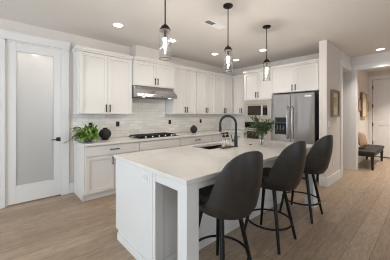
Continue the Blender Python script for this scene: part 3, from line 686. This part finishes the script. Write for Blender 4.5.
# ceiling air vent
T = Thing('air_vent', 'white rectangular ceiling vent with dark louvres near middle pendant', 'air vent', (2.47,2.26,H))
vx0,vx1,vy0,vy1 = 2.27,2.67,2.19,2.33
T.part('frame', BX(((vx0,vy0,H-.008),(vx1,vy0+.02,H-.0005)), ((vx0,vy1-.02,H-.008),(vx1,vy1,H-.0005)), ((vx0,vy0+.02,H-.008),(vx0+.02,vy1-.02,H-.0005)), ((vx1-.02,vy0+.02,H-.008),(vx1,vy1-.02,H-.0005)), (((vx0+vx1)/2-.008,vy0+.02,H-.008),((vx0+vx1)/2+.008,vy1-.02,H-.0005))), 'white', bevel=.001)
T.part('backing', BX(((vx0+.02,vy0+.02,H-.002),(vx1-.02,vy1-.02,H-.0005))), 'bronze')
bm = bmesh.new()
for k in range(9):
    xx = vx0+.03+k*.017; box(bm, (-.0007,vy0+.02,-.008), (.0007,vy1-.02,.008), Matrix.Translation((xx,0,H-.006))@Matrix.Rotation(R(-62)*-1,4,'Y'))
for k in range(9):
    xx = (vx0+vx1)/2+.02+k*.0185; box(bm, (-.0007,vy0+.02,-.008), (.0007,vy1-.02,.008), Matrix.Translation((xx,0,H-.006))@Matrix.Rotation(R(-50),4,'Y'))
T.part('louvres', bm, 'white')

# ================================================================ OUTLETS AND SWITCHES
def wall_plate(name, label, cat, lo, hi, m, inner, im, part):
    T = Thing(name, label, cat, [(a+b)/2 for a, b in zip(lo, hi)]); T.part('cover_plate', BX((lo, hi)), m, bevel=.0015)
    for a, b in inner: T.part(part, BX((a, b)), im)
ty = YW-.008
for xc, zc, lab in ((1.235,1.17,'dark outlet in the tile above the potted plant'), (1.745,1.18,'dark outlet in the tile left of the cooktop'), (3.02,1.19,'dark outlet in the tile right of the cooktop'), (4.05,1.19,'dark outlet in the tile right of the far black vase')):
    wall_plate('wall_outlet', lab, 'outlet', (xc-.034,ty-.006,zc-.050), (xc+.034,ty-.0005,zc+.050), 'bronze', [((xc-.016,ty-.009,zc-.04),(xc+.016,ty-.006,zc-.006)), ((xc-.016,ty-.009,zc+.006),(xc+.016,ty-.006,zc+.04))], 'matt_black', 'socket')
wall_plate('light_switch', 'white light switch below the framed picture', 'light switch', (4.635,1.293,1.13), (4.715,1.2995,1.25), 'white', [((4.66,1.289,1.16),(4.69,1.293,1.22))], 'white', 'rocker')
wall_plate('wall_outlet', 'white outlet low on the wall below the framed picture', 'outlet', (4.90,1.293,.34), (4.97,1.2995,.455), 'white', [((4.92,1.290,.352),(4.95,1.293,.39)), ((4.92,1.290,.402),(4.95,1.293,.44))], 'white', 'socket')

# ================================================================ HALL: picture, art, bench
T = Thing('framed_picture', 'oak framed picture hanging on the short wall beside refrigerator', 'picture', (5.03,1.29,1.35))
a0,a1,b0,b1 = 4.775,5.24,1.32,1.86
T.part('frame', BX(((a0,1.255,b0),(a0+.05,1.2995,b1)), ((a1-.05,1.255,b0),(a1,1.2995,b1)), ((a0+.05,1.255,b0),(a1-.05,1.2995,b0+.05)), ((a0+.05,1.255,b1-.05),(a1-.05,1.2995,b1))), 'oak', bevel=.003)
pr = T.part('print', BX(((a0+.05,1.28,b0+.05),(a1-.05,1.2995,b1-.05))), 'paper')
T.part('green_field', BX(((a0+.12,1.279,b0+.20),(a1-.12,1.28,b1-.14))), 'sage', pr); T.part('peach_field', BX(((a0+.12,1.279,b0+.09),(a1-.12,1.28,b0+.20))), 'peach', pr)
T = Thing('wall_art', 'cluster of overlapping wooden frames hanging above the bench', 'wall art', (8.1,1.34,1.6))
def fr(x0, x1, z0, z1, y):
    T.part('frame', BX(((x0,y-.03,z0),(x0+.035,y,z1)), ((x1-.035,y-.03,z0),(x1,y,z1)), ((x0+.035,y-.03,z0),(x1-.035,y,z0+.035)), ((x0+.035,y-.03,z1-.035),(x1-.035,y,z1))), 'brass', bevel=.002)
    T.part('panel', BX(((x0+.035,y-.012,z0+.035),(x1-.035,y-.004,z1-.035))), 'paper')
fr(7.46,7.80,1.48,1.81,1.3495); fr(7.73,8.42,1.28,2.01,1.318); fr(8.36,8.86,1.46,1.80,1.3495)
# bench
T = Thing('bench', 'dark wooden bench with black seat against the entry hall wall', 'bench', (7.52,1.1,0))
bx0,bx1,by0,by1 = 6.68,8.36,.885,1.325
T.part('seat', BX(((bx0,by0,.385),(bx1,by1,.455))), 'woven', bevel=.012)
T.part('apron', BX(((bx0+.05,by0+.02,.325),(bx1-.05,by0+.045,.385)), ((bx0+.05,by1-.045,.325),(bx1-.05,by1-.02,.385)), ((bx0+.03,by0+.05,.325),(bx0+.055,by1-.05,.385)), ((bx1-.055,by0+.05,.325),(bx1-.03,by1-.05,.385))), 'walnut', bevel=.002)
for x, s in ((bx0+.06,1),(bx1-.06,-1)):
    for y, q in ((by0+.05,1),(by1-.05,-1)):
        bm = bmesh.new(); d = [(x,y,.385),(x-s*.0+ (0.06 if s > 0 else -.0),y,.0)]
        A = [bm.verts.new((x+i*.035,y+j*.035,.385)) for i, j in ((-1,-1),(1,-1),(1,1),(-1,1))]; B = [bm.verts.new((x+s*.03+i*.022,y+j*.022,0)) for i, j in ((-1,-1),(1,-1),(1,1),(-1,1))]
        bridge(bm, A, B); bm.faces.new(A); bm.faces.new(B); T.part('leg', bm, 'walnut', bevel=.003)
# cushion leaning on the wall
bm = bmesh.new(); n = 14; G = {}
for sd in (-1,1):
    for i in range(n+1):
        for j in range(n+1):
            u, v = -1+2*i/n, -1+2*j/n; th = .075*((1-u**4)*(1-v**4))**.6; k = 1-.06*(1-max(abs(u),abs(v)))*0
            pinch = 1-.05*(1-(abs(u)*abs(v))**2)*max(abs(u),abs(v))
            if sd == 1 and (i in (0,n) or j in (0,n)): G[1,i,j] = G[-1,i,j]; continue
            G[sd,i,j] = bm.verts.new((u*.205*pinch, sd*th, v*.205*pinch))
    for i in range(n):
        for j in range(n): bm.faces.new((G[sd,i,j],G[sd,i+1,j],G[sd,i+1,j+1],G[sd,i,j+1]))
cu = obj('cushion', bm, 'pink', smooth=True); cu.location = (7.22,1.22,.690); cu.rotation_euler = (R(-14),R(8),R(-8))
tag(cu, 'dusty pink square cushion leaning on the wall on the bench', 'cushion')
